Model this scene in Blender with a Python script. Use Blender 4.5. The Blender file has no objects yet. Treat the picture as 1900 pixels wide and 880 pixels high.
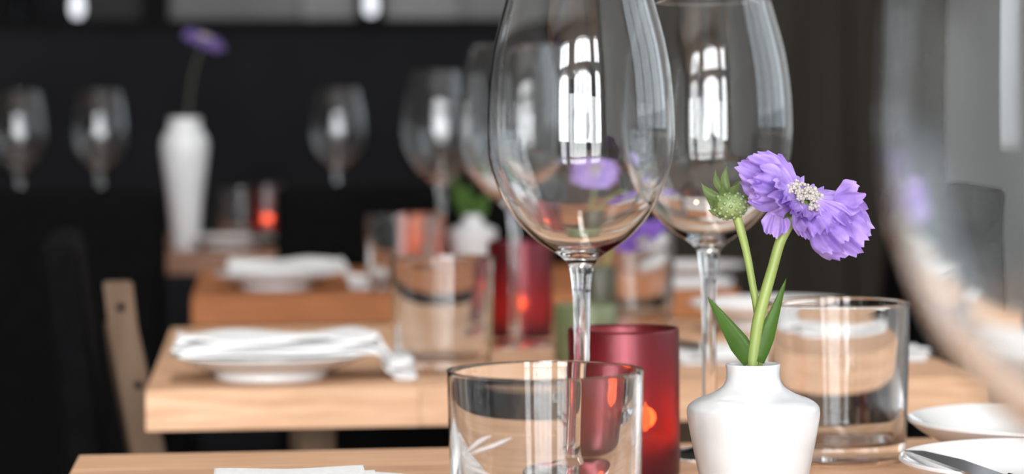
import bpy, bmesh, math, random
from mathutils import Vector, Matrix
rnd = random.Random(7)
PI = math.pi
SC = bpy.context.scene
COL = SC.collection

# ---------------------------------------------------------------- camera, world, lights, exposure
F = 4600.0            # focal length in pixels of the 1900 px wide frame
EYE = 0.936
TZ = 0.75             # table top height
ROLL = math.radians(.4)
PSI = math.radians(6.0)
cd = bpy.data.cameras.new('camera'); cam = bpy.data.objects.new('camera', cd); COL.objects.link(cam)
cam.location = (0, 0, EYE); cam.rotation_euler = (PI/2, ROLL, 0)
cd.sensor_width = 36; cd.lens = F/1900*36; cd.shift_y = -200/1900
cd.clip_start = .05; cd.clip_end = 60
cd.dof.use_dof = True; cd.dof.focus_distance = 1.13; cd.dof.aperture_fstop = 8.2
SC.camera = cam
SC.view_settings.view_transform = 'Standard'; SC.view_settings.look = 'None'
SC.view_settings.gamma = 1; SC.view_settings.use_curve_mapping = False
SC.view_settings.exposure = 0.45
c = SC.cycles
c.max_bounces = 24; c.transmission_bounces = 24; c.glossy_bounces = 8; c.diffuse_bounces = 4
c.transparent_max_bounces = 16; c.sample_clamp_indirect = 6.0; c.blur_glossy = 0.3
W = bpy.data.worlds.new('sky'); SC.world = W; W.use_nodes = True
W.node_tree.nodes['Background'].inputs[0].default_value = (.80, .90, 1, 1)
W.node_tree.nodes['Background'].inputs[1].default_value = 1.3

EX = Vector((math.cos(PSI), math.sin(PSI), 0)); EY = Vector((-math.sin(PSI), math.cos(PSI), 0))
def UV(u, v, z=0.0):
    p = EX*u + EY*v
    return Vector((p.x, p.y, z))

def area_light(name, loc, rot, sx, sy, rad, col):
    l = bpy.data.lights.new(name, 'AREA'); l.shape = 'RECTANGLE'; l.size = sx; l.size_y = sy
    l.energy = rad*PI*sx*sy; l.color = col
    o = bpy.data.objects.new(name, l); COL.objects.link(o); o.location = loc; o.rotation_euler = rot
    return o
# daylight just outside the window openings
FV = -2.8      # v of the front (street) wall
for n_, (u, z0, z1, w) in enumerate([(-.15, .3, 3.2, 1.7), (-2.1, .3, 3.2, 1.3), (1.25, .3, 3.2, .6)]):
    area_light('daylight_front', UV(u, FV-.35, (z0+z1)/2), (PI/2, 0, PSI), w, z1-z0, 13.0, (.98, .985, 1))
for v_ in (1.1, 2.7, 4.3):     # unseen lamps added to brighten the table tops from above
    area_light('added_top_light', UV(.15, v_, 3.50), (0, 0, PSI), .26, 1.15, 14.0 if v_ < 4 else 5.0, (1, .95, .89))
UR = 1.822     # u of the right wall
VB = 6.98      # v of the back wall
area_light('daylight_right', UV(UR+.3, 1.4, 1.9), (PI/2, 0, PSI+PI/2), 2.0, 1.7, .9, (.92, .96, 1))
area_light('daylight_right', UV(UR+.3, 5.55, 1.9), (PI/2, 0, PSI+PI/2), 1.3, 1.7, 1.2, (.92, .96, 1))

# ---------------------------------------------------------------- materials
def mat(name, col=(.8, .8, .8), rough=.5, metal=0, **kw):
    m = bpy.data.materials.new(name); m.use_nodes = True
    b = m.node_tree.nodes['Principled BSDF']
    b.inputs['Base Color'].default_value = (*col, 1); b.inputs['Roughness'].default_value = rough
    b.inputs['Metallic'].default_value = metal
    for k, v in kw.items():
        b.inputs[k.replace('_', ' ')].default_value = v
    return m
def nd(m, t, **kw):
    n = m.node_tree.nodes.new(t)
    for k, v in kw.items():
        if hasattr(n, k): setattr(n, k, v)
    return n
def noisy(m, c1, c2, scale=8, stretch=(1, 1, 1), detail=5, bump=.0, rnd_amt=0.0, c3=None, coords='Object'):
    nt = m.node_tree; L = nt.links.new; b = nt.nodes['Principled BSDF']
    tc = nd(m, 'ShaderNodeTexCoord'); mp = nd(m, 'ShaderNodeMapping'); mp.inputs['Scale'].default_value = stretch
    L(tc.outputs[coords], mp.inputs['Vector'])
    vec = mp.outputs[0]
    if rnd_amt:
        oi = nd(m, 'ShaderNodeObjectInfo'); ad = nd(m, 'ShaderNodeVectorMath', operation='ADD')
        ml = nd(m, 'ShaderNodeMath', operation='MULTIPLY'); ml.inputs[1].default_value = 37
        L(oi.outputs['Random'], ml.inputs[0]); L(vec, ad.inputs[0]); L(ml.outputs[0], ad.inputs[1]); vec = ad.outputs[0]
    ns = nd(m, 'ShaderNodeTexNoise'); ns.inputs['Scale'].default_value = scale; ns.inputs['Detail'].default_value = detail
    L(vec, ns.inputs['Vector'])
    cr = nd(m, 'ShaderNodeValToRGB'); cr.color_ramp.elements[0].color = (*c1, 1); cr.color_ramp.elements[1].color = (*c2, 1)
    cr.color_ramp.elements[0].position = .3; cr.color_ramp.elements[1].position = .72
    if c3:
        e = cr.color_ramp.elements.new(.5); e.color = (*c3, 1)
    L(ns.outputs[0], cr.inputs[0]); out = cr.outputs[0]
    if rnd_amt:
        hs = nd(m, 'ShaderNodeHueSaturation'); mr = nd(m, 'ShaderNodeMapRange')
        mr.inputs['To Min'].default_value = 1-rnd_amt; mr.inputs['To Max'].default_value = 1+rnd_amt*.6
        L(oi.outputs['Random'], mr.inputs[0]); L(mr.outputs[0], hs.inputs['Value'])
        L(out, hs.inputs['Color']); out = hs.outputs[0]
    L(out, b.inputs['Base Color'])
    if bump:
        bp = nd(m, 'ShaderNodeBump'); bp.inputs['Strength'].default_value = bump; bp.inputs['Distance'].default_value = .002
        L(ns.outputs[0], bp.inputs['Height']); L(bp.outputs[0], b.inputs['Normal'])
    return m

WOODP = mat('pale_oak', rough=.5, Specular_IOR_Level=.35); noisy(WOODP, (.50, .275, .145), (.72, .44, .27), 7, (2.2, 22, 22), 8, .05, .10, (.62, .36, .21))
WOODR = mat('reddish_oak', rough=.6, Specular_IOR_Level=.25); noisy(WOODR, (.31, .105, .034), (.42, .155, .056), 7, (2.2, 22, 22), 8, .05, .10)
WOODD = mat('dark_oak', rough=.5); noisy(WOODD, (.20, .085, .042), (.29, .135, .07), 7, (2.2, 22, 22), 8, .05, .10)
WOODC = mat('chair_wood', rough=.65, Specular_IOR_Level=.15); noisy(WOODC, (.085, .052, .032), (.13, .083, .052), 8, (6, 6, 1.2), 6)
BLACKF = mat('black_upholstery', (.006, .006, .0065), .85); noisy(BLACKF, (.0012, .0012, .0014), (.003, .003, .0034), 60)
BLACKF.node_tree.nodes['Principled BSDF'].inputs['Specular IOR Level'].default_value = .08; BLACKF.node_tree.nodes['Principled BSDF'].inputs['Roughness'].default_value = .9
CHAR = mat('charcoal_plaster', rough=.9, Specular_IOR_Level=.12); noisy(CHAR, (.0105, .0106, .0120), (.0175, .0176, .0198), 3, detail=6, bump=.1)
BROWN = mat('umber_wood_panel', rough=.7, Specular_IOR_Level=.15); noisy(BROWN, (.034, .029, .021), (.054, .046, .035), 3, (9, 9, .6), 6)
PLAST = mat('pale_plaster', rough=.8); noisy(PLAST, (.44, .45, .455), (.56, .56, .56), 1.6, detail=4)
PLASTR = mat('grey_plaster', rough=.8); noisy(PLASTR, (.56, .57, .58), (.70, .70, .70), 1.2, (1, 1, .4), detail=4)
DARKT = mat('black_trim', (.003, .003, .003), .7, Specular_IOR_Level=.1)
FLOOR = mat('dark_floor', rough=.5); noisy(FLOOR, (.018, .019, .019), (.04, .04, .038), 4, (1, 6, 1))
CEIL = mat('ceiling_paint', (.55, .54, .53), .9)
SHELFG = mat('pale_shelf_glass', (.42, .41, .40), .35); noisy(SHELFG, (.25, .24, .23), (.62, .62, .62), 1.3, (1.4, 1, .3), 2)
BENCHF = mat('grey_bench_fabric', rough=.9); noisy(BENCHF, (.28, .28, .285), (.38, .38, .38), 50)
PORC = mat('white_porcelain', (.72, .71, .70), .12); PORC.node_tree.nodes['Principled BSDF'].inputs['Coat Weight'].default_value = .3
VASEM = mat('white_glazed_ceramic', rough=.32); noisy(VASEM, (.56, .56, .565), (.64, .64, .64), 45, detail=3, bump=.6, coords='Object')
VASEM.node_tree.nodes['Principled BSDF'].inputs['Coat Weight'].default_value = .25
NAP = mat('white_linen', rough=.9); noisy(NAP, (.68, .675, .67), (.76, .755, .75), 300, bump=.15)
STEEL = mat('polished_steel', (.62, .63, .64), .14, 1)
GLASS = bpy.data.materials.new('clear_glass'); GLASS.use_nodes = True
b = GLASS.node_tree.nodes['Principled BSDF']
b.inputs['Base Color'].default_value = (.985, .99, .985, 1); b.inputs['Roughness'].default_value = 0
b.inputs['Transmission Weight'].default_value = 1; b.inputs['IOR'].default_value = 1.50
PANE = mat('window_glass', (.95, .97, .97), 0, Transmission_Weight=1.0, IOR=1.45)
STREAK = mat('refraction_streak', (.92, .93, .94), .35, Transmission_Weight=.5)  # for refracted streaks shaped as strips on the near tumbler
def candle_glass(name, col, tr, metal=.0, rough=.3):
    m = mat(name, col, rough, metal); nt = m.node_tree; L = nt.links.new
    b = nt.nodes['Principled BSDF']; out = nt.nodes['Material Output']
    t = nd(m, 'ShaderNodeBsdfTranslucent'); t.inputs[0].default_value = (*tr, 1)
    g = nd(m, 'ShaderNodeBsdfRefraction'); g.inputs['Color'].default_value = (.95, .42, .30, 1); g.inputs['Roughness'].default_value = .10; g.inputs['IOR'].default_value = 1.02
    a = nd(m, 'ShaderNodeMixShader'); a.inputs[0].default_value = .40; L(t.outputs[0], a.inputs[1]); L(g.outputs[0], a.inputs[2])
    x = nd(m, 'ShaderNodeMixShader'); x.inputs[0].default_value = .24; L(b.outputs[0], x.inputs[1]); L(a.outputs[0], x.inputs[2])
    L(x.outputs[0], out.inputs[0])
    b.inputs['Coat Weight'].default_value = .25; b.inputs['Coat Roughness'].default_value = .25
    return m
REDG = candle_glass('wine_red_frosted_glass', (.125, .020, .030), (.50, .055, .03), .75, .36)
COPG = candle_glass('copper_frosted_glass', (.30, .12, .06), (.8, .28, .12), .3, .35)
SAGE = mat('sage_green_glaze', rough=.35); noisy(SAGE, (.105, .125, .055), (.16, .18, .095), 30)
OLIVE = mat('dark_olive_glaze', (.045, .045, .022), .4)
WAX = mat('wax', (.75, .62, .5), .5, Subsurface_Weight=.3, Subsurface_Scale=.01)
def emis(name, col, s):
    m = bpy.data.materials.new(name); m.use_nodes = True; nt = m.node_tree
    e = nd(m, 'ShaderNodeEmission'); e.inputs[0].default_value = (*col, 1); e.inputs[1].default_value = s
    nt.links.new(e.outputs[0], nt.nodes['Material Output'].inputs[0]); return m
FLAME = emis('flame', (1, .50, .16), 160); BULB = emis('lit_bulb', (.9, .93, 1), 1.1)
def plantm(name, c1, c2, tr, f=.35, sc=60, st=(1, 1, 1), rough=.45):
    m = mat(name, c1, rough); noisy(m, c1, c2, sc, st, 3); nt = m.node_tree; L = nt.links.new
    b = nt.nodes['Principled BSDF']; t = nd(m, 'ShaderNodeBsdfTranslucent'); t.inputs[0].default_value = (*tr, 1)
    x = nd(m, 'ShaderNodeMixShader'); x.inputs[0].default_value = f; L(b.outputs[0], x.inputs[1]); L(t.outputs[0], x.inputs[2])
    L(x.outputs[0], nt.nodes['Material Output'].inputs[0]); return m
PETAL = plantm('lilac_petal', (.33, .20, .58), (.52, .37, .76), (.45, .28, .80), .35, 160, rough=.6)
PETALD = plantm('backlit_violet_petal', (.20, .10, .52), (.33, .19, .68), (.3, .16, .7), .35, 160, rough=.6)  # darker copy of the lilac, shade of a backlit bloom put into its colour
PALEF = plantm('pale_floret', (.46, .41, .38), (.66, .62, .54), (.6, .55, .5), .3)
STEMM = plantm('stem_green', (.22, .30, .07), (.36, .44, .14), (.4, .5, .15), .2, 40, (3, 3, .4))
LEAFM = plantm('leaf_green', (.065, .15, .022), (.13, .25, .045), (.2, .42, .06), .35, 40)
BUDM = plantm('bud_green', (.14, .21, .06), (.28, .36, .14), (.2, .3, .1), .2, 120)

# ---------------------------------------------------------------- helpers
def link(name, me, m, parent=None, smooth=False):
    o = bpy.data.objects.new(name, me); COL.objects.link(o)
    if m: me.materials.append(m)
    if smooth:
        for p in me.polygons: p.use_smooth = True
    if parent: o.parent = parent
    return o
def from_bm(name, bm, m, parent=None, smooth=False):
    me = bpy.data.meshes.new(name); bm.to_mesh(me); bm.free()
    return link(name, me, m, parent, smooth)
def tag(o, label=None, cat=None, group=None, kind=None):
    if label: o['label'] = label
    if cat: o['category'] = cat
    if group: o['group'] = group
    if kind: o['kind'] = kind
    return o
def thing(name, label, cat, loc, rz=0, group=None):
    o = bpy.data.objects.new(name, None); COL.objects.link(o); o.empty_display_size = .05
    o.location = loc; o.rotation_euler = (0, 0, rz); return tag(o, label, cat, group)
def copy_tree(o, parent=None):
    cp = o.copy(); COL.objects.link(cp); cp.parent = parent
    for ch in list(o.children): copy_tree(ch, cp)
    return cp
def box(name, x0, x1, y0, y1, z0, z1, m, parent=None, bev=0.0, mtx=None):
    bm = bmesh.new(); bmesh.ops.create_cube(bm, size=1)
    for v in bm.verts:
        v.co = Vector(((x0+x1)/2+v.co.x*(x1-x0), (y0+y1)/2+v.co.y*(y1-y0), (z0+z1)/2+v.co.z*(z1-z0)))
    if bev:
        bmesh.ops.bevel(bm, geom=list(bm.edges), offset=bev, segments=3 if bev > .004 else 2, profile=.6, affect='EDGES')
    if mtx: bm.transform(mtx)
    return from_bm(name, bm, m, parent, smooth=False)
def lathe(name, prof, m, parent=None, n=96, close=False, sub=True, smooth=True):
    """prof: (r, z) list; smoothed with Catmull-Rom where sub"""
    pts = []
    if sub:
        P = [prof[0]] + list(prof) + [prof[-1]]
        for i in range(1, len(P)-2):
            p0, p1, p2, p3 = P[i-1], P[i], P[i+1], P[i+2]
            for k in range(5):
                t = k/5
                f = lambda a, b_, c_, d: .5*((2*b_)+(-a+c_)*t+(2*a-5*b_+4*c_-d)*t*t+(-a+3*b_-3*c_+d)*t**3)
                pts.append((max(0, f(p0[0], p1[0], p2[0], p3[0])), f(p0[1], p1[1], p2[1], p3[1])))
        pts.append(prof[-1])
    else: pts = list(prof)
    bm = bmesh.new(); rings = []
    for r, z in pts:
        if r < 1e-6: rings.append([bm.verts.new((0, 0, z))])
        else: rings.append([bm.verts.new((r*math.cos(2*PI*k/n), r*math.sin(2*PI*k/n), z)) for k in range(n)])
    for a, b_ in zip(rings, rings[1:]):
        for k in range(n):
            k2 = (k+1) % n
            if len(a) == 1 and len(b_) == 1: continue
            if len(a) == 1: bm.faces.new((a[0], b_[k], b_[k2]))
            elif len(b_) == 1: bm.faces.new((a[k], a[k2], b_[0]))
            else: bm.faces.new((a[k], a[k2], b_[k2], b_[k]))
    return from_bm(name, bm, m, parent, smooth)
def tube(name, pts, radii, m, parent=None, n=12, smooth=True, flat=1.0):
    bm = bmesh.new(); rings = []; P = [Vector(p) for p in pts]
    # resample with Catmull-Rom
    Q = []; R_ = []; E_ = [P[0]]+P+[P[-1]]; rr = [radii[0]]+list(radii)+[radii[-1]]
    for i in range(1, len(E_)-2):
        for k in range(6):
            t = k/6; p0, p1, p2, p3 = E_[i-1:i+3]
            Q.append(.5*((2*p1)+(p2-p0)*t+(2*p0-5*p1+4*p2-p3)*t*t+(3*p1-p0-3*p2+p3)*t**3)); R_.append(rr[i]*(1-t)+rr[i+1]*t)
    Q.append(P[-1]); R_.append(radii[-1])
    up = Vector((0, -1, 0))
    for i, q in enumerate(Q):
        d = (Q[min(i+1, len(Q)-1)]-Q[max(i-1, 0)]).normalized()
        a = d.cross(up)
        if a.length < 1e-3: a = d.cross(Vector((1, 0, 0)))
        a.normalize(); b_ = d.cross(a)
        rings.append([bm.verts.new(q+(a*math.cos(2*PI*k/n)+b_*math.sin(2*PI*k/n)*flat)*R_[i]) for k in range(n)])
    for a, b_ in zip(rings, rings[1:]):
        for k in range(n): bm.faces.new((a[k], a[(k+1) % n], b_[(k+1) % n], b_[k]))
    bm.faces.new(rings[0][::-1]); bm.faces.new(rings[-1])
    return from_bm(name, bm, m, parent, smooth)
def at(px, z, h=TZ):
    """a point over the table at depth z whose picture x is px"""
    return Vector(((px-950)/F*z, z, h))

# ---------------------------------------------------------------- the setting
def swall(name, quad_boxes, m, kind='structure'):
    """wall made of boxes given in u, v, z"""
    bm = bmesh.new()
    for (u0, u1, v0, v1, z0, z1) in quad_boxes:
        r = bmesh.ops.create_cube(bm, size=1)['verts']
        for v in r:
            v.co = Vector(((u0+u1)/2+v.co.x*(u1-u0), (v0+v1)/2+v.co.y*(v1-v0), (z0+z1)/2+v.co.z*(z1-z0)))
    bm.transform(Matrix.Rotation(PSI, 4, 'Z'))
    return tag(from_bm(name, bm, m), kind=kind)
UL = -3.6; ZC = 3.6
swall('floor', [(UL-.2, UR+.2, FV-.2, VB+.6, -.1, 0)], FLOOR)
swall('ceiling', [(UL-.2, UR+.2, FV-.2, VB+.6, ZC, ZC+.1)], CEIL)
swall('wall_left', [(UL-.2, UL, FV-.2, VB+.6, 0, ZC)], BROWN)
UB = 1.10*0+1.0   # where the dark wall ends and the wood panelled part begins (u)
UB = .98
zt = 1.237
swall('wall_back', [(UL, UB, VB, VB+.15, 0, zt), (UL, UB, VB+.45, VB+.6, zt, ZC), (UL, UB, VB, VB+.15, 2.2, ZC)], CHAR)
swall('trim_1', [(UL, UB, VB-.03, VB+.16, zt-.008, zt+.012)], DARKT)
pb = thing('wall_back_panelling', None, None, UV(0, 0), PSI); tag(pb, kind='structure')
k = 0; u = UB
while u < UR-.001:
    u2 = min(u+.145, UR)
    box('panel', u+.003, u2-.003, VB-.02-.006*(k % 2), VB+.15, 0, ZC, BROWN, pb, .003); u = u2; k += 1
box('backing_board', UB, UR, VB, VB+.14, 0, ZC, DARKT, pb)
# right wall with windows: openings v 5.12-5.86 .. etc
OP = [(.4, 2.4), (4.95, 5.62), (5.87, 6.115)]
zs, zh = 1.02, 2.7
ZS = [(.9, 2.7), (.885, 2.7), (.885, 2.7)]
bxs = []; v = FV
for (a, b2), (s, h) in zip(OP, ZS):
    bxs.append((UR, UR+.2, v, a, 0, ZC)); bxs.append((UR, UR+.2, a, b2, 0, s)); bxs.append((UR, UR+.2, a, b2, h, ZC)); v = b2
bxs.append((UR, UR+.2, v, VB+.6, 0, ZC))
swall('wall_right', bxs, PLASTR)
WF = mat('window_frame_paint', (.30, .30, .31), .4)
for i, ((a, b2), (s, h)) in enumerate(zip(OP, ZS)):
    w = tag(thing('window_%d' % (i+1), None, None, UV(UR+.1, (a+b2)/2, s), PSI), kind='structure')
    d = (b2-a)/2; t = .018 if i else .04
    box('frame', -.03, .03, -d, -d+t, 0, h-s, WF, w, .004); box('frame', -.03, .03, d-t, d, 0, h-s, WF, w, .004)
    box('frame', -.03, .03, -d+t, d-t, 0, t, WF, w, .004); box('frame', -.03, .03, -d+t, d-t, h-s-t, h-s, WF, w, .004)
    if not i:
        for q in range(1, 4): box('mullion', -.02, .02, -d+2*d*q/4-.02, -d+2*d*q/4+.02, t, h-s-t, WF, w, .004)
    box('pane', -.004, .004, -d+t*.7, d-t*.7, t*.7, h-s-t*.7, PANE, w)
# front wall behind the camera: stacked arched windows
def arch_pts(u0, u1, z0, z1, rise, n=14):
    pts = [(u0, z0), (u1, z0)]
    for k in range(n+1):
        a = k/n; x = u1+(u0-u1)*a; pts.append((x, z1-rise+rise*math.sqrt(max(0, 1-(2*a-1)**2))))
    return pts
def wall_with_arches():
    cols = [(-2.1, 1.3), (-.15, 1.7), (1.25, .6)]
    bm = bmesh.new()
    def b(u0, u1, z0, z1):
        r = bmesh.ops.create_cube(bm, size=1)['verts']
        for v in r: v.co = Vector(((u0+u1)/2+v.co.x*(u1-u0), FV-.1+v.co.y*.2, (z0+z1)/2+v.co.z*(z1-z0)))
    x = UL
    for cx, w in cols:
        b(x, cx-w/2, 0, ZC); b(cx-w/2, cx+w/2, 0, .32)
        for z0, z1, top in ((.32, 2.15, 2.32), (2.32, 3.15, ZC)):
            n = 16; rise = .25
            for k in range(n):          # stepped spandrel that follows the arch
                a0, a1 = k/n, (k+1)/n; am = (a0+a1)/2
                zz = z1-rise+rise*math.sqrt(max(0, 1-(2*am-1)**2))
                b(cx-w/2+w*a0, cx-w/2+w*a1, zz, top)
        x = cx+w/2
    b(x, UR, 0, ZC)
    bm.transform(Matrix.Rotation(PSI, 4, 'Z'))
    tag(from_bm('wall_front', bm, PLAST), kind='structure')
    for i, (cx, w) in enumerate(cols):
        wd = tag(thing('window_%d' % (i+4), None, None, UV(cx, FV-.1, .32), PSI), kind='structure')
        box('frame', -w/2, -w/2+.05, -.03, .03, 0, 2.8, DARKT, wd); box('frame', w/2-.05, w/2, -.03, .03, 0, 2.8, DARKT, wd)
        box('frame', -w/2+.05, w/2-.05, -.03, .03, 0, .05, DARKT, wd)
        nm = 3 if w > 1.5 else (2 if w > 1 else 1)
        for q in range(1, nm+1): box('mullion', -w/2+w*q/(nm+1)-.014, -w/2+w*q/(nm+1)+.014, -.02, .02, .05, 2.8, DARKT, wd)
wall_with_arches()
# pale niche shelf above the dark wall: its light put into panel tones, between black dividers
nz0, nz1 = zt+.012, 2.2
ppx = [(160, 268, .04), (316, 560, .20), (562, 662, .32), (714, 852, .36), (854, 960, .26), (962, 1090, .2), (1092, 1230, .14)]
shelf = thing('wall_niche', None, None, UV(0, 0), PSI); tag(shelf, kind='structure')
zb = 6.95
def u_at(px, v):          # u on the plane v=const that shows at picture x = px
    t = (px-950)/F
    # point (t*y, y): v = -x sin + y cos
    y = v/(math.cos(PSI)-t*math.sin(PSI)); return t*y*math.cos(PSI)+y*math.sin(PSI)
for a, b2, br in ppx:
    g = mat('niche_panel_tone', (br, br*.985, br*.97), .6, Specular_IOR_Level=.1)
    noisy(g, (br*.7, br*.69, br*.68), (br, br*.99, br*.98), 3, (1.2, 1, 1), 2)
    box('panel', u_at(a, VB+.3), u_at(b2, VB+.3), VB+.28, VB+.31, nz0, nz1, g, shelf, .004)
for px in (14, 290, 688, 1240):
    box('divider', u_at(px-20, VB+.2), u_at(px+20, VB+.2), VB+.16, VB+.32, nz0, nz1, DARKT, shelf, .004)

for v_, l_ in ((1.1, 'nearest'), (2.7, 'second and third'), (4.3, 'farthest')):  # bodies for the added overhead lights, out of view
    t = thing('added_top_lamp', 'added unseen top lamp above the %s table' % l_, 'lamp', UV(.15, v_, 3.50), PSI, 'added top lamps')
    box('housing', -.15, .15, -.6, .6, .01, .10, DARKT, t, .004)
    box('rim', -.15, -.135, -.6, .6, -.012, .01, DARKT, t); box('rim', .135, .15, -.6, .6, -.012, .01, DARKT, t)
# bulbs
for px, lab in ((145, 'glowing pendant bulb hanging above the far left wine glasses'), (690, 'glowing pendant bulb in front of the pale niche, right of the purple flower')):
    z = 6.4
    t = thing('pendant_bulb', lab, 'lamp', ((px-950)/F*z, z, ZC), 0, 'pendant bulbs')
    zl = EYE + 213/F*z - ZC
    lathe('bulb', [(0, zl), (.010, zl+.002), (.016, zl+.014), (.017, zl+.03), (.014, zl+.05), (.012, zl+.065), (0, zl+.066)], BULB, t, 32)
    lathe('socket', [(0, zl+.11), (.014, zl+.11), (.014, zl+.062), (0, zl+.062)], DARKT, t, 24, sub=False)
    tube('cord', [(0, 0, zl+.1), (0, 0, zl/2), (0, 0, 0)], [.003]*3, DARKT, t, 8)

# ---------------------------------------------------------------- tables
def table(u0, u1, v0, v1, th, m, label, lab2=None, splits=None, nst=9, legs=True):
    t = thing('wooden_table', label, 'table', UV((u0+u1)/2, (v0+v1)/2), PSI)
    w = (u1-u0)/2; d = (v1-v0)/2; r = random.Random(int(v0*1000))
    for k in range(nst):
        a = -d+2*d*k/nst; b2 = -d+2*d*(k+1)/nst
        cuts = splits if (k == 0 and splits) else [r.uniform(-.6, .6)*w]
        xs = [-w]+[c_ for c_ in cuts]+[w]
        for x0, x1 in zip(xs, xs[1:]):
            dz = 0 if k == 0 else r.uniform(-.0002, 0)
            o = box('stave', x0+.0001, x1-.0001, a+.0001, b2-.0001, TZ-th, TZ+dz, m, t, .0006)
    if legs:
        for sx in (-1, 1):
            for sy in (-1, 1):
                lx = sx*(w-(.125 if sy < 0 else .137)); ly = -(d-.09) if sy < 0 else d-.032
                box('leg', lx-.014, lx+.014, ly-.014, ly+.014, 0, TZ-th, WOODC, t, .003)
        for sy in (-1, 1):
            box('rail', -(w-.152), w-.152, (-(d-.09) if sy < 0 else d-.032)-.01, (-(d-.09) if sy < 0 else d-.032)+.01, .10, .14, WOODC, t, .002)
    return t
table(-.10, .52, .87, 1.446, .028, WOODP, 'pale oak table nearest the camera, under the large tumbler and white vase', nst=9)
table(-.10, .52, .28, .868, .028, WOODP, 'pale oak table top under the blurred wine glass at the right edge', nst=9)
table(-.077, .545, 1.795, 2.372, .029, WOODP, 'second pale oak table, with a plate and tumbler behind the nearest table', splits=[-.114], nst=9)
table(-.068, .555, 2.80, 3.37, .0325, WOODR, 'third, redder oak table with a small white vase on it', splits=[.05], nst=8)
table(-1.0, .56, 3.83, 4.55, .033, WOODD, 'farthest long oak table by the dark wall, behind the black chairs', nst=8)

# ---------------------------------------------------------------- chairs
def back_chair(x, y, rz, label, w=.45, top=.86, group='black dining chairs'):
    t = thing('dining_chair', label, 'chair', (x, y, 0), rz, None)
    box('backrest', -w/2, w/2, -.035, .035, .40, top, BLACKF, t, .022)
    box('seat', -w/2+.01, w/2-.01, .036, .45, .41, .48, BLACKF, t, .02)
    for sx in (-1, 1):
        for ly in (.03, .40):
            box('leg', sx*(w/2-.04)-.016, sx*(w/2-.04)+.016, ly-.016, ly+.016, 0, .41, WOODC, t, .003)
    return t
back_chair(-.694-.005, 3.38, math.radians(0), 'black upholstered chair at far left, its back to the camera')
back_chair(-.331+.228, 3.45, math.radians(0), 'black upholstered chair behind the third table, back to the camera', top=.861)
# side-on chair with wooden posts at the left of the second table
def post_chair(loc, rz, label):
    t = thing('dining_chair', label, 'chair', loc, rz)
    # local +x faces the table
    def post(y, k=1.0):
        bm = bmesh.new(); secs = [(-.035, .817, .0115), (-.0310, .78, .0115), (.000, .62, .0145), (.03, .45, .016), (.012, 0, .014)]
        rings = []
        for x, z, hw in secs:
            rings.append([bm.verts.new((x+sx*hw, y+sy*.011, z*k)) for sx, sy in ((-1, -1), (1, -1), (1, 1), (-1, 1))])
        for a, b_ in zip(rings, rings[1:]):
            for k in range(4): bm.faces.new((a[k], a[(k+1) % 4], b_[(k+1) % 4], b_[k]))
        bm.faces.new(rings[0]); bm.faces.new(rings[-1][::-1])
        bmesh.ops.recalc_face_normals(bm, faces=list(bm.faces))
        bmesh.ops.bevel(bm, geom=list(bm.edges), offset=.0015, segments=2, affect='EDGES')
        return from_bm('back_post', bm, WOODC, t)
    for y in (-.165, .165):
        p = post(y, 1.0 if y < 0 else .93)
        for (x, z) in ((-.0325, .797), (-.0195, .735)):
            s = lathe('screw', [(0, 0), (.0032, 0), (.0032, .0014), (0, .0018)], mat('dark_screw', (.05, .05, .05), .35, 1) if False else DARKT, p, 16, sub=False)
            s.location = (x, y-.011 if y < 0 else y+.011, z if y < 0 else z*.93); s.rotation_euler = (PI/2 if y < 0 else -PI/2, 0, 0)
    box('backrest', -.075, -.042, -.18, .18, .56, .85, BLACKF, t, .014, Matrix.Translation((-.01, 0, .0)) @ Matrix.Rotation(math.radians(-7), 4, 'Y') @ Matrix.Translation((.09, 0, 0)))
    box('seat', .0, .33, -.165, .165, .42, .47, BLACKF, t, .015)
    for y in (-.148, .148): box('leg', .30, .33, y-.015, y+.015, 0, .42, WOODC, t, .003)
    return t
p = at(232, 1.98, 0)
post_chair((p.x+.002, p.y+.165, 0), math.radians(9.2), 'wooden-posted black chair pushed up to the left end of the second table')
c3 = thing('dining_chair', 'black chair seen side-on at the right, beyond the third table', 'chair', (at(1635, 3.9, 0).x, 3.9, 0), 0)
box('backrest', -.04, .04, -.21, .21, .40, .835, BLACKF, c3, .02, Matrix.Translation((0, 0, 0)) @ Matrix.Shear('XY', 4, (.10, 0)) @ Matrix.Translation((0, 0, 0)))
for ch in c3.children:
    for v in ch.data.vertices: pass
box('seat', -.40, .03, -.21, .21, .40, .47, BLACKF, c3, .02)
for lx in (-.36, .05):
    for ly in (-.18, .18): box('leg', lx-.015, lx+.015, ly-.015, ly+.015, 0, .41, WOODC, c3, .003)
# grey bench along the right wall
bn = thing('wall_bench', 'long grey upholstered bench along the right wall', 'bench', UV(UR-.46, 2.4), PSI)
for k in range(6):
    a = -2.2+k*.8
    box('seat_cushion', -.20, .30, a+.004, a+.796, .36, .46, BENCHF, bn, .02)
    box('back_cushion', .32, .44, a+.004, a+.796, .42, .86, BENCHF, bn, .03)
box('plinth', -.16, .44, -2.2, 2.6, 0, .36, DARKT, bn)

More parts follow.
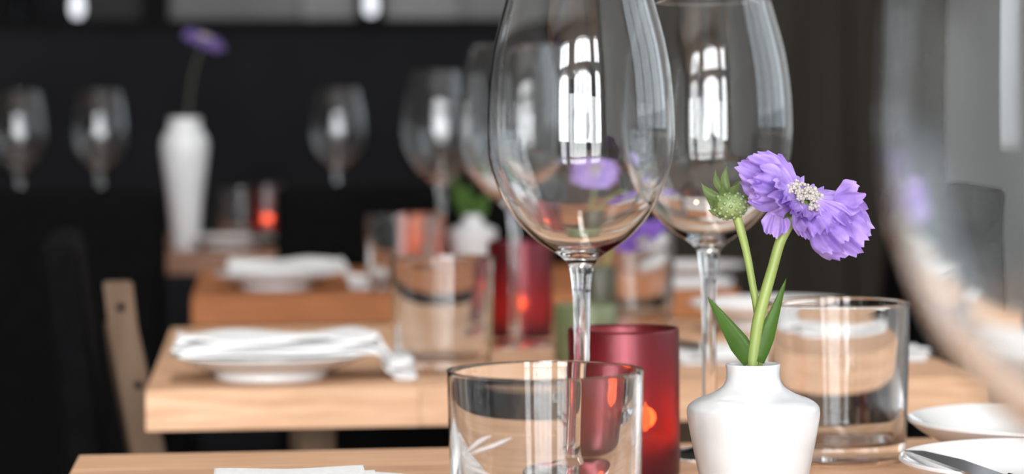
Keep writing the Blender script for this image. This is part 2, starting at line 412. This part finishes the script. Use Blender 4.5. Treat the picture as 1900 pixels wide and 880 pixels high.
# ---------------------------------------------------------------- glassware
def wine_glass(loc, label, group=None, copy_of=None, rz=0):
    if copy_of:
        t = copy_tree(copy_of); t.location = loc; t.rotation_euler = (0, 0, rz)
        if 'group' in t: del t['group']
        return tag(t, label, 'glass', group)
    t = thing('wine_glass', label, 'glass', loc, rz, group)
    wt = .0012
    outer = [(.0062, .1155), (.0102, .1205), (.0253, .131), (.0377, .146), (.0454, .164), (.0475, .176), (.0479, .190), (.0466, .211), (.0436, .230), (.0386, .249), (.0362, .2575)]
    inner = [(.0354, .2572), (.0377, .249), (.0427, .230), (.0457, .211), (.0470, .190), (.0466, .176), (.0445, .1643), (.0368, .1468), (.0242, .1324), (.0105, .1244), (.0, .1228)]
    lathe('bowl', outer+[(.0359, .2581), (.0355, .2581)]+inner, GLASS, t, 128)
    lathe('stem', [(.0085, .0050), (.0060, .0090), (.0046, .018), (.0040, .045), (.0040, .075), (.0044, .098), (.0056, .111), (.0062, .1155)], GLASS, t, 48)
    lathe('foot', [(.0085, .0050), (.018, .0028), (.030, .0016), (.0345, .0013), (.0350, .0007), (.0345, .0001), (.028, .0001), (.015, .0006), (0, .0010)], GLASS, t, 96)
    return t
w1 = wine_glass(at(1077, 1.267), 'large wine glass in the front, its bowl cut by the top of the frame')
wine_glass(at(1313, 1.41), 'wine glass standing behind the white vase with purple flowers', copy_of=w1, rz=.6)
wine_glass(at(953, 2.13), 'wine glass partly hidden behind the front wine glass, on the second table', copy_of=w1, rz=1.2)
wine_glass(at(818, 3.05), 'wine glass on the third table, left of the green leaves', copy_of=w1, rz=.2)
gb = 'wine glasses on the farthest table'
wine_glass(at(36, 4.30), 'farthest-table wine glass at the left edge of the photo', gb, w1, .3)
wine_glass(at(186, 4.30), 'farthest-table wine glass just left of the tall white vase', gb, w1, .9)
wine_glass(at(627, 4.30), 'farthest-table wine glass alone between tall vase and third-table glasses', gb, w1, 1.4)
wn = wine_glass(at(2130, .455), 'out-of-focus wine glass close to the camera at the right edge', copy_of=w1)
def tumbler(loc, label, rz=0, copy_of=None, group='clear tumblers'):
    if copy_of:
        t = copy_tree(copy_of); t.location = loc; t.rotation_euler = (0, 0, rz); return tag(t, label, 'glass', group)
    t = thing('tumbler', label, 'glass', loc, rz, group)
    lathe('wall', [(.0370, .003), (.0378, .02), (.0388, .045), (.0396, .07), (.0400, .0866), (.0399, .0877), (.0392, .0882), (.0385, .0877), (.0381, .0866), (.0372, .07), (.0355, .045), (.0335, .02), (.0322, .0125)], GLASS, t, 128)
    lathe('base', [(.0322, .0125), (.0290, .0100), (.02, .0092), (0, .0090)], GLASS, t, 128)
    lathe('base', [(.0370, .003), (.0365, .0009), (.0350, .0001), (.030, .0001), (.028, .0012), (.015, .0020), (0, .0022)], GLASS, t, 128)
    return t
g1 = tumbler(at(1008, 1.008), 'clear tumbler nearest the camera, in front of the red candle glass')
g2 = tumbler(at(1552, 1.389), 'clear tumbler right of the white vase, on the nearest table', .7, g1)
tumbler(at(819, 1.905), 'clear tumbler on the second table beside the left plate', 1.1, g1)
tumbler(at(742, 2.85), 'clear tumbler on the third table in front of the copper candle', .4, g1)
tumbler(at(1172, 2.34), 'clear tumbler on the second table under the drooping violet flower', 2.0, g1)
tumbler(at(447, 4.25), 'faint clear tumbler on the farthest table, right of the tall vase', 2.0, g1)
# frosted strips standing in for reflected and refracted streaks on the near tumbler
def strip_on_glass(parent, pts, w0):
    bm = bmesh.new(); prev = None; n = len(pts)
    for i, (x, h) in enumerate(pts):
        r = .0370+.0030*h/.0866+.0002
        def q(xx, hh, rr):
            a = -PI/2+math.asin(max(-.98, min(.98, xx/r))); return bm.verts.new((rr*math.cos(a), rr*math.sin(a), hh))
        w = w0*math.sin(PI*(.12+.80*i/(n-1)))
        ring = [q(x-w*.5, h+w, r-.0004), q(x, h, r+.0004), q(x+w*.5, h-w, r-.0004)]
        if prev:
            for k in range(2): bm.faces.new((prev[k], prev[k+1], ring[k+1], ring[k]))
        prev = ring
    return from_bm('streak_strip', bm, STREAK, parent, True)
def gxy(x, y): return ((x-1008)/4563*.97, .186-(y-240)/4563*.966)
for L_ in ([(857, 846), (868, 836), (880, 824), (892, 816), (906, 810)], [(866, 848), (884, 838), (905, 830), (925, 820), (944, 811)],
           [(860, 838), (855, 828), (850, 820), (845, 812)], [(852, 848), (862, 858), (874, 865), (884, 868)], [(858, 870), (872, 876), (890, 880), (905, 884)]):
    strip_on_glass(g1, [gxy(*q) for q in L_], .0009)

# ---------------------------------------------------------------- plates, napkins, cutlery
def plate(loc, label, group='white plates', copy_of=None, sz=1.0):
    if copy_of:
        t = copy_tree(copy_of); t.location = loc; t.scale = (1, 1, sz); return tag(t, label, 'plate', group)
    t = thing('plate', label, 'plate', loc, 0, group)
    lathe('dish', [(.040, .0060), (.050, .0078), (.064, .0130), (.0735, .0178), (.0745, .0186), (.0740, .0194), (.0725, .0192), (.062, .0155), (.050, .0108), (.035, .0090), (0, .0087)], PORC, t, 96)
    lathe('foot_ring', [(0, .0050), (.036, .0050), (.0395, .0004), (.0405, 0), (.042, .0004), (.0425, .0055), (.040, .0065)], PORC, t, 96, sub=False)
    return t
pl = plate(at(500, 1.868), 'white plate with a napkin on the left of the second table')
plate(at(512, 2.93), 'white plate on the left of the third table', copy_of=pl)
plate(at(425, 3.95), 'white plate on the farthest table, right of the tall vase', copy_of=pl)
plate(at(560, 1.140), 'white plate at the bottom edge, on the left of the nearest table', copy_of=pl)
plate(at(1425, 2.28), 'white plate on the second table, seen behind the green stems', copy_of=pl, sz=1.36)
plate(at(1937, 1.345), 'rear one of two white plates at the lower right edge of the photo', copy_of=pl, sz=1.42)
plate(at(1954, 1.192), 'front one of two white plates at the lower right, a knife across it', copy_of=pl, sz=1.36)
plate(at(1275, 3.05), 'white plate on the third table, right of the drooping violet flower', copy_of=pl)
def napkin(loc, rz, pts, width, label, layers=3, th=.0022, seed=1, rufl=.002):
    """folded linen: layers follow a path of (x, z); width across"""
    t = thing('napkin', label, 'napkin', loc, rz, 'folded white napkins'); r = random.Random(seed)
    for k in range(layers):
        bm = bmesh.new(); N = 40; M = 8; rows = []
        E_ = [pts[0]]+pts+[pts[-1]]; path = []
        for i in range(1, len(E_)-2):
            for q in range(10):
                tt = q/10; a = [.5*((2*E_[i][j])+(-E_[i-1][j]+E_[i+1][j])*tt+(2*E_[i-1][j]-5*E_[i][j]+4*E_[i+1][j]-E_[i+2][j])*tt*tt+(-E_[i-1][j]+3*E_[i][j]-3*E_[i+1][j]+E_[i+2][j])*tt**3) for j in (0, 1)]
                path.append(a)
        path.append(pts[-1]); sh = r.uniform(-.003, .003); sw = r.uniform(.93, 1.0); ph = r.uniform(0, 6)
        top = []; bot = []
        for i, (x, z) in enumerate(path):
            rt = []; rb = []
            for j in range(M+1):
                s = -1+2*j/M; e = min(1, (1-abs(s))*6+.25)
                rip = rufl*.5*(1+math.sin(i*.35+ph+s*2.2))*(k+1)/layers
                zz = z+k*th
                rt.append(bm.verts.new((x+sh, s*width/2*sw, zz+th*e+rip))); rb.append(bm.verts.new((x+sh, s*width/2*sw, zz+(rip if k else 0))))
            top.append(rt); bot.append(rb)
        for A, fl in ((top, False), (bot, True)):
            for a, b_ in zip(A, A[1:]):
                for j in range(M):
                    f = (a[j], b_[j], b_[j+1], a[j+1]); bm.faces.new(f if fl else f[::-1])
        for i in range(len(top)-1):
            bm.faces.new((top[i][0], bot[i][0], bot[i+1][0], top[i+1][0])); bm.faces.new((top[i][M], top[i+1][M], bot[i+1][M], bot[i][M]))
        for A, B in ((top[0], bot[0]), (top[-1], bot[-1])):
            for j in range(M): bm.faces.new((A[j], A[j+1], B[j+1], B[j]))
        bmesh.ops.recalc_face_normals(bm, faces=list(bm.faces))
        from_bm('fold', bm, NAP, t, True)
    return t
# second table left: napkin lies across the plate and down onto the table at its right
def over_plate(l, w): return [(-l, .0196), (-.05, .0198), (0, .0194), (.05, .0198), (.074, .0198), (.080, .0165), (.085, .008), (.089, .0012), (w, .0010)]
napkin(at(500, 1.868)+Vector((0, .004, 0)), PSI, over_plate(.071, .104), .085, 'folded napkin over the left plate of the second table', 4, .0028, seed=2, rufl=.004)
napkin(at(512, 2.93)+Vector((0, .004, 0)), PSI, over_plate(.055, .125), .08, 'folded napkin over the left plate of the third table', 4, .0028, seed=3, rufl=.004)
napkin(at(545, 1.14)+Vector((0, .0, 0)), PSI, [(-.035, .0196), (0, .0196), (.035, .0196)], .09, 'small folded napkin on the plate at the bottom edge', seed=5, rufl=.001)
napkin(at(1318, 2.0), PSI+.25, [(-.045, .0008), (0, .0008), (.06, .0008)], .11, 'folded napkin under the fork on the second table', 3, seed=4, rufl=.005)
napkin(at(1520, 1.98), PSI, [(-.04, .0008), (0, .0008), (.08, .0008)], .06, 'folded napkin on the second table seen through the right tumbler', 3, seed=8, rufl=.004)
napkin(at(1270, 2.72+.18), PSI, [(-.05, .0008), (0, .0008), (.05, .0008)], .05, 'folded napkin at the right front edge of the third table', 3, seed=9, rufl=.003)
def fork(loc, rz, label, tilt=0):
    t = thing('fork', label, 'fork', loc, rz, 'steel cutlery'); t.rotation_euler = (0, tilt, rz)
    tube('handle', [(0, 0, .002), (.05, 0, .003), (.11, 0, .006), (.13, 0, .005)], [.0055, .0048, .0024, .003], STEEL, t, 12, flat=.35)
    box('head', .128, .152, -.011, .011, .0035, .0055, STEEL, t, .001)
    for k in range(4):
        y = -.009+.006*k
        tube('tine', [(.150, y, .0045), (.165, y, .0030), (.190, y*.95, .0060)], [.0016, .0014, .0006], STEEL, t, 8)
    return t
def knife(loc, rz, label):
    t = thing('knife', label, 'knife', loc, rz, 'steel cutlery')
    tube('handle', [(0, 0, .004), (.05, 0, .004), (.095, 0, .004)], [.0055, .006, .0045], STEEL, t, 12, flat=.5)
    bm = bmesh.new(); prof = [(.093, -.005), (.12, -.008), (.17, -.009), (.205, -.003), (.21, .005), (.12, .006), (.093, .005)]
    lo = [bm.verts.new((x, y, .0032)) for x, y in prof]; hi = [bm.verts.new((x, y, .0045)) for x, y in prof]
    bm.faces.new(lo[::-1]); bm.faces.new(hi)
    for k in range(len(prof)): bm.faces.new((lo[k], lo[(k+1) % len(prof)], hi[(k+1) % len(prof)], hi[k]))
    from_bm('blade', bm, STEEL, t)
    return t
p = at(1300, 1.97); fork((p.x, p.y-.02, TZ+.009), math.radians(118), 'steel fork lying on the napkin behind the red candle')
p = at(1692, 1.215); knife((p.x+.0437, p.y-.205, TZ+.0230), math.radians(102), 'steel knife lying across the front plate at the lower right')

# ---------------------------------------------------------------- candles
def candle(loc, r, h, wax_h, m, label, power=.25, flame=True, rz=0, ox=0.0):
    t = thing('candle_holder', label, 'candle', loc, rz, 'candle glasses')
    lathe('cup', [(0, .0002), (r*.93, .0002), (r*.99, .001), (r, .004), (r, h-.0015), (r-.0004, h), (r-.0020, h), (r-.0026, h-.002), (r-.0028, .006), (r*.8, .004), (0, .004)], m, t, 96, sub=False)
    cw = lathe('tealight', [(0, .0042), (.0150, .0042), (.0150, wax_h), (.0142, wax_h-.001), (0, wax_h-.002)], WAX, t, 48, sub=False); cw.location = (ox, 0, 0)
    lathe('wick', [(0, wax_h-.002), (.0006, wax_h-.002), (.0005, wax_h+.004), (0, wax_h+.004)], DARKT, cw, 8, sub=False)
    if flame:
        lathe('flame', [(0, wax_h+.002), (.0022, wax_h+.005), (.0027, wax_h+.008), (.0016, wax_h+.014), (0, wax_h+.019)], FLAME, cw, 20)
        l = bpy.data.lights.new('flame_light', 'POINT'); l.energy = power; l.color = (1, .48, .18); l.shadow_soft_size = .006
        lo = bpy.data.objects.new('flame_light', l); COL.objects.link(lo); lo.parent = t; lo.location = (ox, 0, wax_h+.010)
    return t
candle(at(1154, 1.335), .0300, .0785, .0200, REDG, 'wine-red frosted candle glass behind the nearest tumbler', 1.0, ox=.0115)
candle(at(963, 2.22), .0290, .0860, .020, REDG, 'dark red candle glass on the second table, by its wine glass stem', .22)
candle(at(781, 3.12), .0290, .0800, .028, COPG, 'copper candle glass glowing orange on the third table', 1.0)
candle(at(495, 3.98), .0270, .1000, .035, candle_glass('dark_red_glass', (.006, .002, .002), (.25, .02, .02), .0, .3), 'near-black red candle glass on the farthest table', .7)
def green_pot(px, z, r, h, m, label):
    t = thing('votive_pot', label, 'candle', at(px, z), 0)
    lathe('cup', [(0, .0002), (r*.93, .0002), (r, .002), (r, h-.002), (r-.001, h), (r-.003, h), (r-.004, h-.002), (r-.004, .006), (0, .005)], m, t, 64, sub=False)
    lathe('tealight', [(0, .0055), (r*.8, .0055), (r*.8, h*.5), (0, h*.5-.001)], WAX, t, 32, sub=False)
    return t
green_pot(1085, 1.98, .0257, .046, SAGE, 'sage green votive pot behind the front wine glass stem')
green_pot(1110, 2.27, .016, .060, OLIVE, 'dark olive votive pot behind the sage green one')

# ---------------------------------------------------------------- vases
def vase(loc, label, rz=0):
    t = thing('bud_vase', label, 'vase', loc, rz, 'small white vases')
    o = [(0, .0004), (.014, .0002), (.0165, .0015), (.0202, .0125), (.0239, .0253), (.0255, .0326), (.0280, .0448), (.0295, .0530), (.0300, .0580), (.0290, .0608), (.0255, .0632), (.0195, .0655), (.0145, .0685), (.0123, .0720), (.0120, .0760), (.0123, .0786), (.0119, .0793), (.0108, .0790), (.0103, .0770), (.0104, .072), (.0125, .068), (.018, .064), (.025, .060), (.027, .056), (.0225, .030), (.012, .006), (0, .005)]
    lathe('body', o, VASEM, t, 96)
    return t
VX, VZ = 1394, 1.12
v1 = vase(at(VX, VZ), 'small white ceramic vase in front, holding the sharp purple flowers')
v2 = copy_tree(v1); v2.location = at(876, 3.1); tag(v2, 'small white ceramic vase on the third table, with green leaves', 'vase')
tv = thing('tall_vase', 'tall tapered white vase behind the left black chair', 'vase', at(343, 3.93), 0)
lathe('body', [(0, .0003), (.019, .0003), (.0205, .002), (.023, .03), (.0275, .08), (.034, .13), (.0372, .158), (.0365, .172), (.030, .185), (.025, .195), (.0255, .206), (.0240, .2075), (.021, .203), (.022, .195), (.028, .182), (.033, .165), (.030, .13), (.02, .04), (0, .01)], VASEM, tv, 64)

# ---------------------------------------------------------------- flowers (built in camera-facing metres, then standing in the vase)
def pp(px, py, z=VZ, dz=0.0):
    """picture point at depth z, as offset used while modelling"""
    zz = z+dz
    return Vector(((px-950)/F*zz, zz, EYE-(py-240)/F*zz))
def petal_mesh(origin, d, wdir, L_, Wd, seed, lobes=3, cup=.25, ruff=.10, m=PETAL, droop=0.0, parent=None, name='petal'):
    r = random.Random(seed); d = d.normalized(); wdir = (wdir-d*wdir.dot(d)).normalized(); n = d.cross(wdir)
    NU, NV = 14, 22; bm = bmesh.new(); rows = []; ph = r.uniform(0, 6); ph2 = r.uniform(0, 6)
    thick = .00025
    jag = [r.uniform(.86, 1.06) for _ in range(9)]
    for i in range(NU+1):
        t = i/NU; row = []
        for j in range(NV+1):
            s = -1+2*j/NV
            tip = 1-.30*abs(s)**2.2
            jj = (s+1)/2*8; k = int(min(7, jj)); fr = jj-k; jg = jag[k]*(1-fr)+jag[k+1]*fr
            tip *= 1-(1-jg)*.6*t + .035*math.sin(s*26+ph)*t
            wd = Wd*(.16+.84*(t**.75))*(1-.35*max(0, t-.70)**1.5*4)
            x = L_*t*tip; y = wd*s*(1-.0*t)
            z = L_*(-droop*t*t + cup*.35*t*(s*s) + ruff*t*t*math.sin(s*7.5+ph)*1.0 + ruff*.6*t*math.sin(s*14+ph2+t*3) + ruff*.4*math.sin(t*9+ph2)*t)
            row.append(bm.verts.new(origin+d*x+wdir*y+n*z))
        rows.append(row)
    for a, b_ in zip(rows, rows[1:]):
        for j in range(NV): bm.faces.new((a[j], b_[j], b_[j+1], a[j+1]))
    o = from_bm(name, bm, m, parent, True)
    return o
def leaf(base, tip, width, m, parent, fold=.25, bend=(0, 0, 0), name='leaf', facing=Vector((0, -1, 0)), tri=False):
    base = Vector(base); tip = Vector(tip); d = tip-base; L_ = d.length; d.normalize()
    w = d.cross(facing).normalized(); n = w.cross(d); bm = bmesh.new(); rows = []; N = 14
    for i in range(N+1):
        t = i/N; wd = width*(math.sin(PI*min(1, t*.85+.15))**.8)*(1-t**4)+.0001
        if tri: wd = width*min(1, .55+t*1.6)*(1-t)**.85*1.25+.0001
        cen = base+d*L_*t+Vector(bend)*math.sin(PI*t)
        rows.append([bm.verts.new(cen+w*wd*s+n*fold*wd*abs(s)+n*.0) for s in (-1, -.5, 0, .5, 1)])
    for a, b_ in zip(rows, rows[1:]):
        for j in range(4): bm.faces.new((a[j], b_[j], b_[j+1], a[j+1]))
    bmesh.ops.solidify(bm, geom=list(bm.faces), thickness=.0004)
    return from_bm(name, bm, m, parent, True)
# --- main bloom
base0 = at(VX, VZ)
fl = thing('scabiosa_bloom', 'sharp lilac scabiosa bloom on a green stem in the front white vase', 'flower', base0+Vector((0, 0, .02)), 0)
off = -(base0+Vector((0, 0, .02)))
def Q(px, py, dz=0.0): return pp(px, py, VZ, dz)+off
tube('stem', [Q(1392, 700), Q(1396, 655), Q(1404, 600), Q(1416, 555), Q(1432, 500), Q(1447, 450), Q(1470, 405)], [.0022, .0026, .0027, .0026, .0024, .0024, .0028], STEMM, fl, 14)
cc = Q(1488, 374)
A_ = Vector((.82, .0, -.57)).normalized(); Pn = Vector((.57, 0, .82)); N_ = (Pn*.86+Vector((0, -1, 0))*.5).normalized(); B_ = N_.cross(A_).normalized()
if B_.y > 0: B_ = -B_        # B_ points towards the camera
# (angle deg, length mm, half width mm, twist deg, droop, colour)
PET = [
 (-6, 31, 17, -62, .05), (-24, 27, 13, -50, -.10), (14, 32, 17, -66, .22), (32, 30, 13, -62, .30), (56, 23, 10, -35, .40),
 (84, 19, 9, -10, .50), (108, 17, 9, 10, .50), (130, 23, 11, 40, .45), (150, 27, 13, 60, .20), (170, 30, 13, 62, .02),
 (188, 28, 12, 50, -.10), (206, 26, 11, 30, -.12), (228, 19, 10, 0, .0), (262, 14, 9, 0, .0), (298, 16, 10, -5, -.05), (326, 22, 12, -25, -.12),
 (4, 22, 14, -58, .10), (26, 19, 10, -40, .10), (166, 20, 11, 45, .0), (195, 18, 10, 30, -.1), (142, 16, 9, 30, .15), (345, 20, 11, -45, -.10), (75, 13, 8, -10, .25), (110, 12, 7, 0, .2)]
for i, (an, L_, Wd, tw, dr) in enumerate(PET):
    a = math.radians(an); d = A_*math.cos(a)+B_*math.sin(a); wv = (-A_*math.sin(a)+B_*math.cos(a))
    w2 = wv*math.cos(math.radians(tw))+N_*math.sin(math.radians(tw))*(1 if math.cos(a) > 0 else 1)
    petal_mesh(cc+d*.004+N_*(.0006*(i > 15)), d, w2, L_/1000, Wd/1000, 100+i, cup=.25, ruff=.125, droop=dr*.6, parent=fl)
for o_, d, w, l_, h_ in (((-.012, -.004, -.003), (-.1, -.25, -1), (1, -.1, -.1), 14, 8), ((-.004, -.006, -.002), (.35, -.3, -.9), (.9, -.1, .3), 17, 6), ((.006, -.006, -.001), (.75, -.4, -.55), (.5, 0, .8), 18, 7), ((-.014, -.004, .004), (-.6, -.5, .1), (-.2, -.1, 1), 14, 9), ((.014, -.005, .0), (.5, -.6, .1), (-.1, -.1, 1), 15, 10)):
    petal_mesh(cc+Vector(o_), Vector(d), Vector(w), l_/1000, h_/1000, int(l_*7+h_), cup=.2, ruff=.12, droop=.1, parent=fl)
bm = bmesh.new(); rr = random.Random(4)
for k in range(80):
    q = rr.random()**.5*.0085; a = rr.uniform(0, 2*PI)
    c0 = cc+(A_*math.cos(a)*1.15+B_*math.sin(a))*q+N_*(.0035-q*.15+rr.uniform(0, .0015))
    for s_ in range(3):
        bmesh.ops.create_icosphere(bm, subdivisions=1, radius=rr.uniform(.0006, .0011), matrix=Matrix.Translation(c0+Vector((rr.uniform(-1, 1), rr.uniform(-1, 1), rr.uniform(-1, 1)))*.0010))
fo = from_bm('florets', bm, PALEF, fl, True); fo['kind'] = 'stuff'; fo['label'] = 'cream-white florets at the centre of the bloom'
bm = bmesh.new(); bmesh.ops.create_uvsphere(bm, u_segments=20, v_segments=12, radius=1, matrix=Matrix.Translation(cc-N_*.0045) @ Matrix.Diagonal((.0065, .0065, .0045, 1)))
from_bm('receptacle', bm, BUDM, fl, True)
for k in range(7):
    a = 2*PI*k/7; d = (A_*math.cos(a)+B_*math.sin(a))
    leaf(cc-N_*.004, cc-N_*.006+d*.015, .002, BUDM, fl, name='bract')
# --- seed head
sh = thing('scabiosa_seed_head', 'spiky green seed head on a thin stem, left of the lilac bloom', 'flower', base0+Vector((0, 0, .02)), 0)
tube('stem', [Q(1404, 700, .004), Q(1406, 640, .004), Q(1402, 580, .004), Q(1394, 530, .004), Q(1382, 465, .004), Q(1366, 405, .004)], [.0016, .0017, .0017, .0017, .0018, .0022], STEMM, sh, 12)
hc = Q(1352, 384, .004)
AX = Vector((-.35, -.25, .9)).normalized()
bm = bmesh.new(); bmesh.ops.create_uvsphere(bm, u_segments=24, v_segments=14, radius=1, matrix=Matrix.Translation(hc) @ Matrix.Diagonal((.0080, .0080, .0062, 1)))
core = from_bm('seed_core', bm, BUDM, sh, True)
bm = bmesh.new()
for k in range(70):
    ga = PI*(3-math.sqrt(5))*k; zz = 1-2*(k+.5)/70; q = math.sqrt(1-zz*zz)
    p = hc+Vector((q*math.cos(ga)*.0080, q*math.sin(ga)*.0080, zz*.0062))
    bmesh.ops.create_icosphere(bm, subdivisions=1, radius=.0010, matrix=Matrix.Translation(p))
so = from_bm('seeds', bm, plantm('pale_bud_green', (.17, .23, .10), (.28, .34, .18), (.3, .4, .2), .2), sh, True); so['kind'] = 'stuff'
for (x, y, dz, w) in ((1300, 341, 0, .0022), (1308, 366, -.006, .0022), (1322, 372, -.008, .002), (1327, 318, .004, .0020), (1349, 308, .002, .0021), (1318, 350, .006, .0018), (1378, 335, .006, .0016), (1312, 392, -.004, .0019), (1398, 372, .002, .0016), (1368, 345, -.006, .0016), (1340, 345, -.007, .0014)):
    tp = Q(x, y, .004+dz); st = hc+(tp-hc).normalized()*.006
    leaf(st, tp, w*.9, BUDM, sh, .5, name='bract', bend=((tp-hc).normalized().cross(Vector((0, 1, 0))))*.0015)
# --- leaves rising from the vase
lf = thing('leaf_pair', 'pointed green leaves standing in the mouth of the front white vase', 'leaf', base0+Vector((0, 0, .02)), 0)
leaf(Q(1388, 675), Q(1310, 553, -.004), .0052, LEAFM, lf, .35, facing=Vector((.3, -1, .1)), tri=True)
leaf(Q(1404, 675, -.002), Q(1457, 520, .002), .0040, LEAFM, lf, .3, facing=Vector((-.3, -1, .1)), tri=True)
leaf(Q(1397, 672, .003), Q(1420, 590, .008), .003, LEAFM, lf, .3)
leaf(Q(1383, 672, .004), Q(1362, 628, .006), .003, LEAFM, lf, .3)

# --- simpler blooms farther away
def bloom(parent, cen, r_, normal, m, seed, n=10):
    normal = normal.normalized(); a_ = normal.cross(Vector((.2, .1, 1))).normalized(); b_ = normal.cross(a_)
    for k in range(n):
        a = 2*PI*k/n; d = a_*math.cos(a)+b_*math.sin(a); wv = -a_*math.sin(a)+b_*math.cos(a)
        petal_mesh(cen+d*.003, d, wv, r_*random.Random(seed+k).uniform(.85, 1.05), r_*.42, seed*13+k, cup=.2, ruff=.08, droop=.15, m=m, parent=parent)
    bm = bmesh.new(); rr = random.Random(seed)
    for k in range(24):
        q = rr.random()**.5*r_*.3; a = rr.uniform(0, 2*PI)
        bmesh.ops.create_icosphere(bm, subdivisions=1, radius=r_*.06, matrix=Matrix.Translation(cen+(a_*math.cos(a)+b_*math.sin(a))*q+normal*.002))
    o = from_bm('florets', bm, PALEF, parent, True); o['kind'] = 'stuff'
# drooping violet bloom behind the front wine glass, standing in the dark olive pot
zb_ = 2.27; p0 = at(1110, zb_)+Vector((0, 0, .012))
vb = thing('scabiosa_bloom', 'violet scabiosa blooms behind the two front wine glasses', 'flower', p0)
R2 = lambda x, y, dz=0: pp(x, y, zb_, dz)-p0
tube('stem', [R2(1110, 590), R2(1116, 520), R2(1140, 440), R2(1172, 405), R2(1192, 415)], [.0015]*5, STEMM, vb, 10)
bloom(vb, R2(1190, 445, -.01), .024, Vector((.35, -.45, -.8)), PETALD, 3, 9)
tube('stem', [R2(1106, 590), R2(1102, 500), R2(1106, 420), R2(1110, 360)], [.0015]*4, STEMM, vb, 10)
bloom(vb, R2(1110, 340, -.01), .026, Vector((.1, -.75, .6)), PETAL, 5, 11)
PETALF = plantm('deep_violet_petal', (.10, .06, .22), (.17, .11, .34), (.15, .08, .3), .2, 160, rough=.6)
# bloom of the tall vase
p0 = at(343, 3.93)+Vector((0, 0, .16))
fb = thing('scabiosa_bloom', 'dark violet bloom on a tall thin stem in the tall white vase', 'flower', p0)
R3 = lambda x, y, dz=0: pp(x, y, 3.93, dz)-p0
tube('stem', [R3(343, 270), R3(350, 200), R3(360, 130), R3(380, 72)], [.002]*4, OLIVE, fb, 8)
bloom(fb, R3(381, 66, 0), .036, Vector((.40, -.25, .9)), PETALF, 9, 10)
# leaves in the third-table vase
lf2 = thing('leaf_bunch', 'green leaves in the white vase on the third table', 'leaf', at(876, 3.1)+Vector((0, 0, .02)))
p0 = at(876, 3.1)+Vector((0, 0, .02)); R4 = lambda x, y, dz=0: pp(x, y, 3.1, dz)-p0
for (x0, x, y, dz, w) in ((870, 838, 322, 0, .009), (876, 862, 335, .01, .009), (880, 905, 352, 0, .009), (874, 845, 350, -.01, .008), (882, 892, 368, -.01, .007)):
    leaf(R4(x0, 412), R4(x, y, dz), w, LEAFM, lf2, .3)
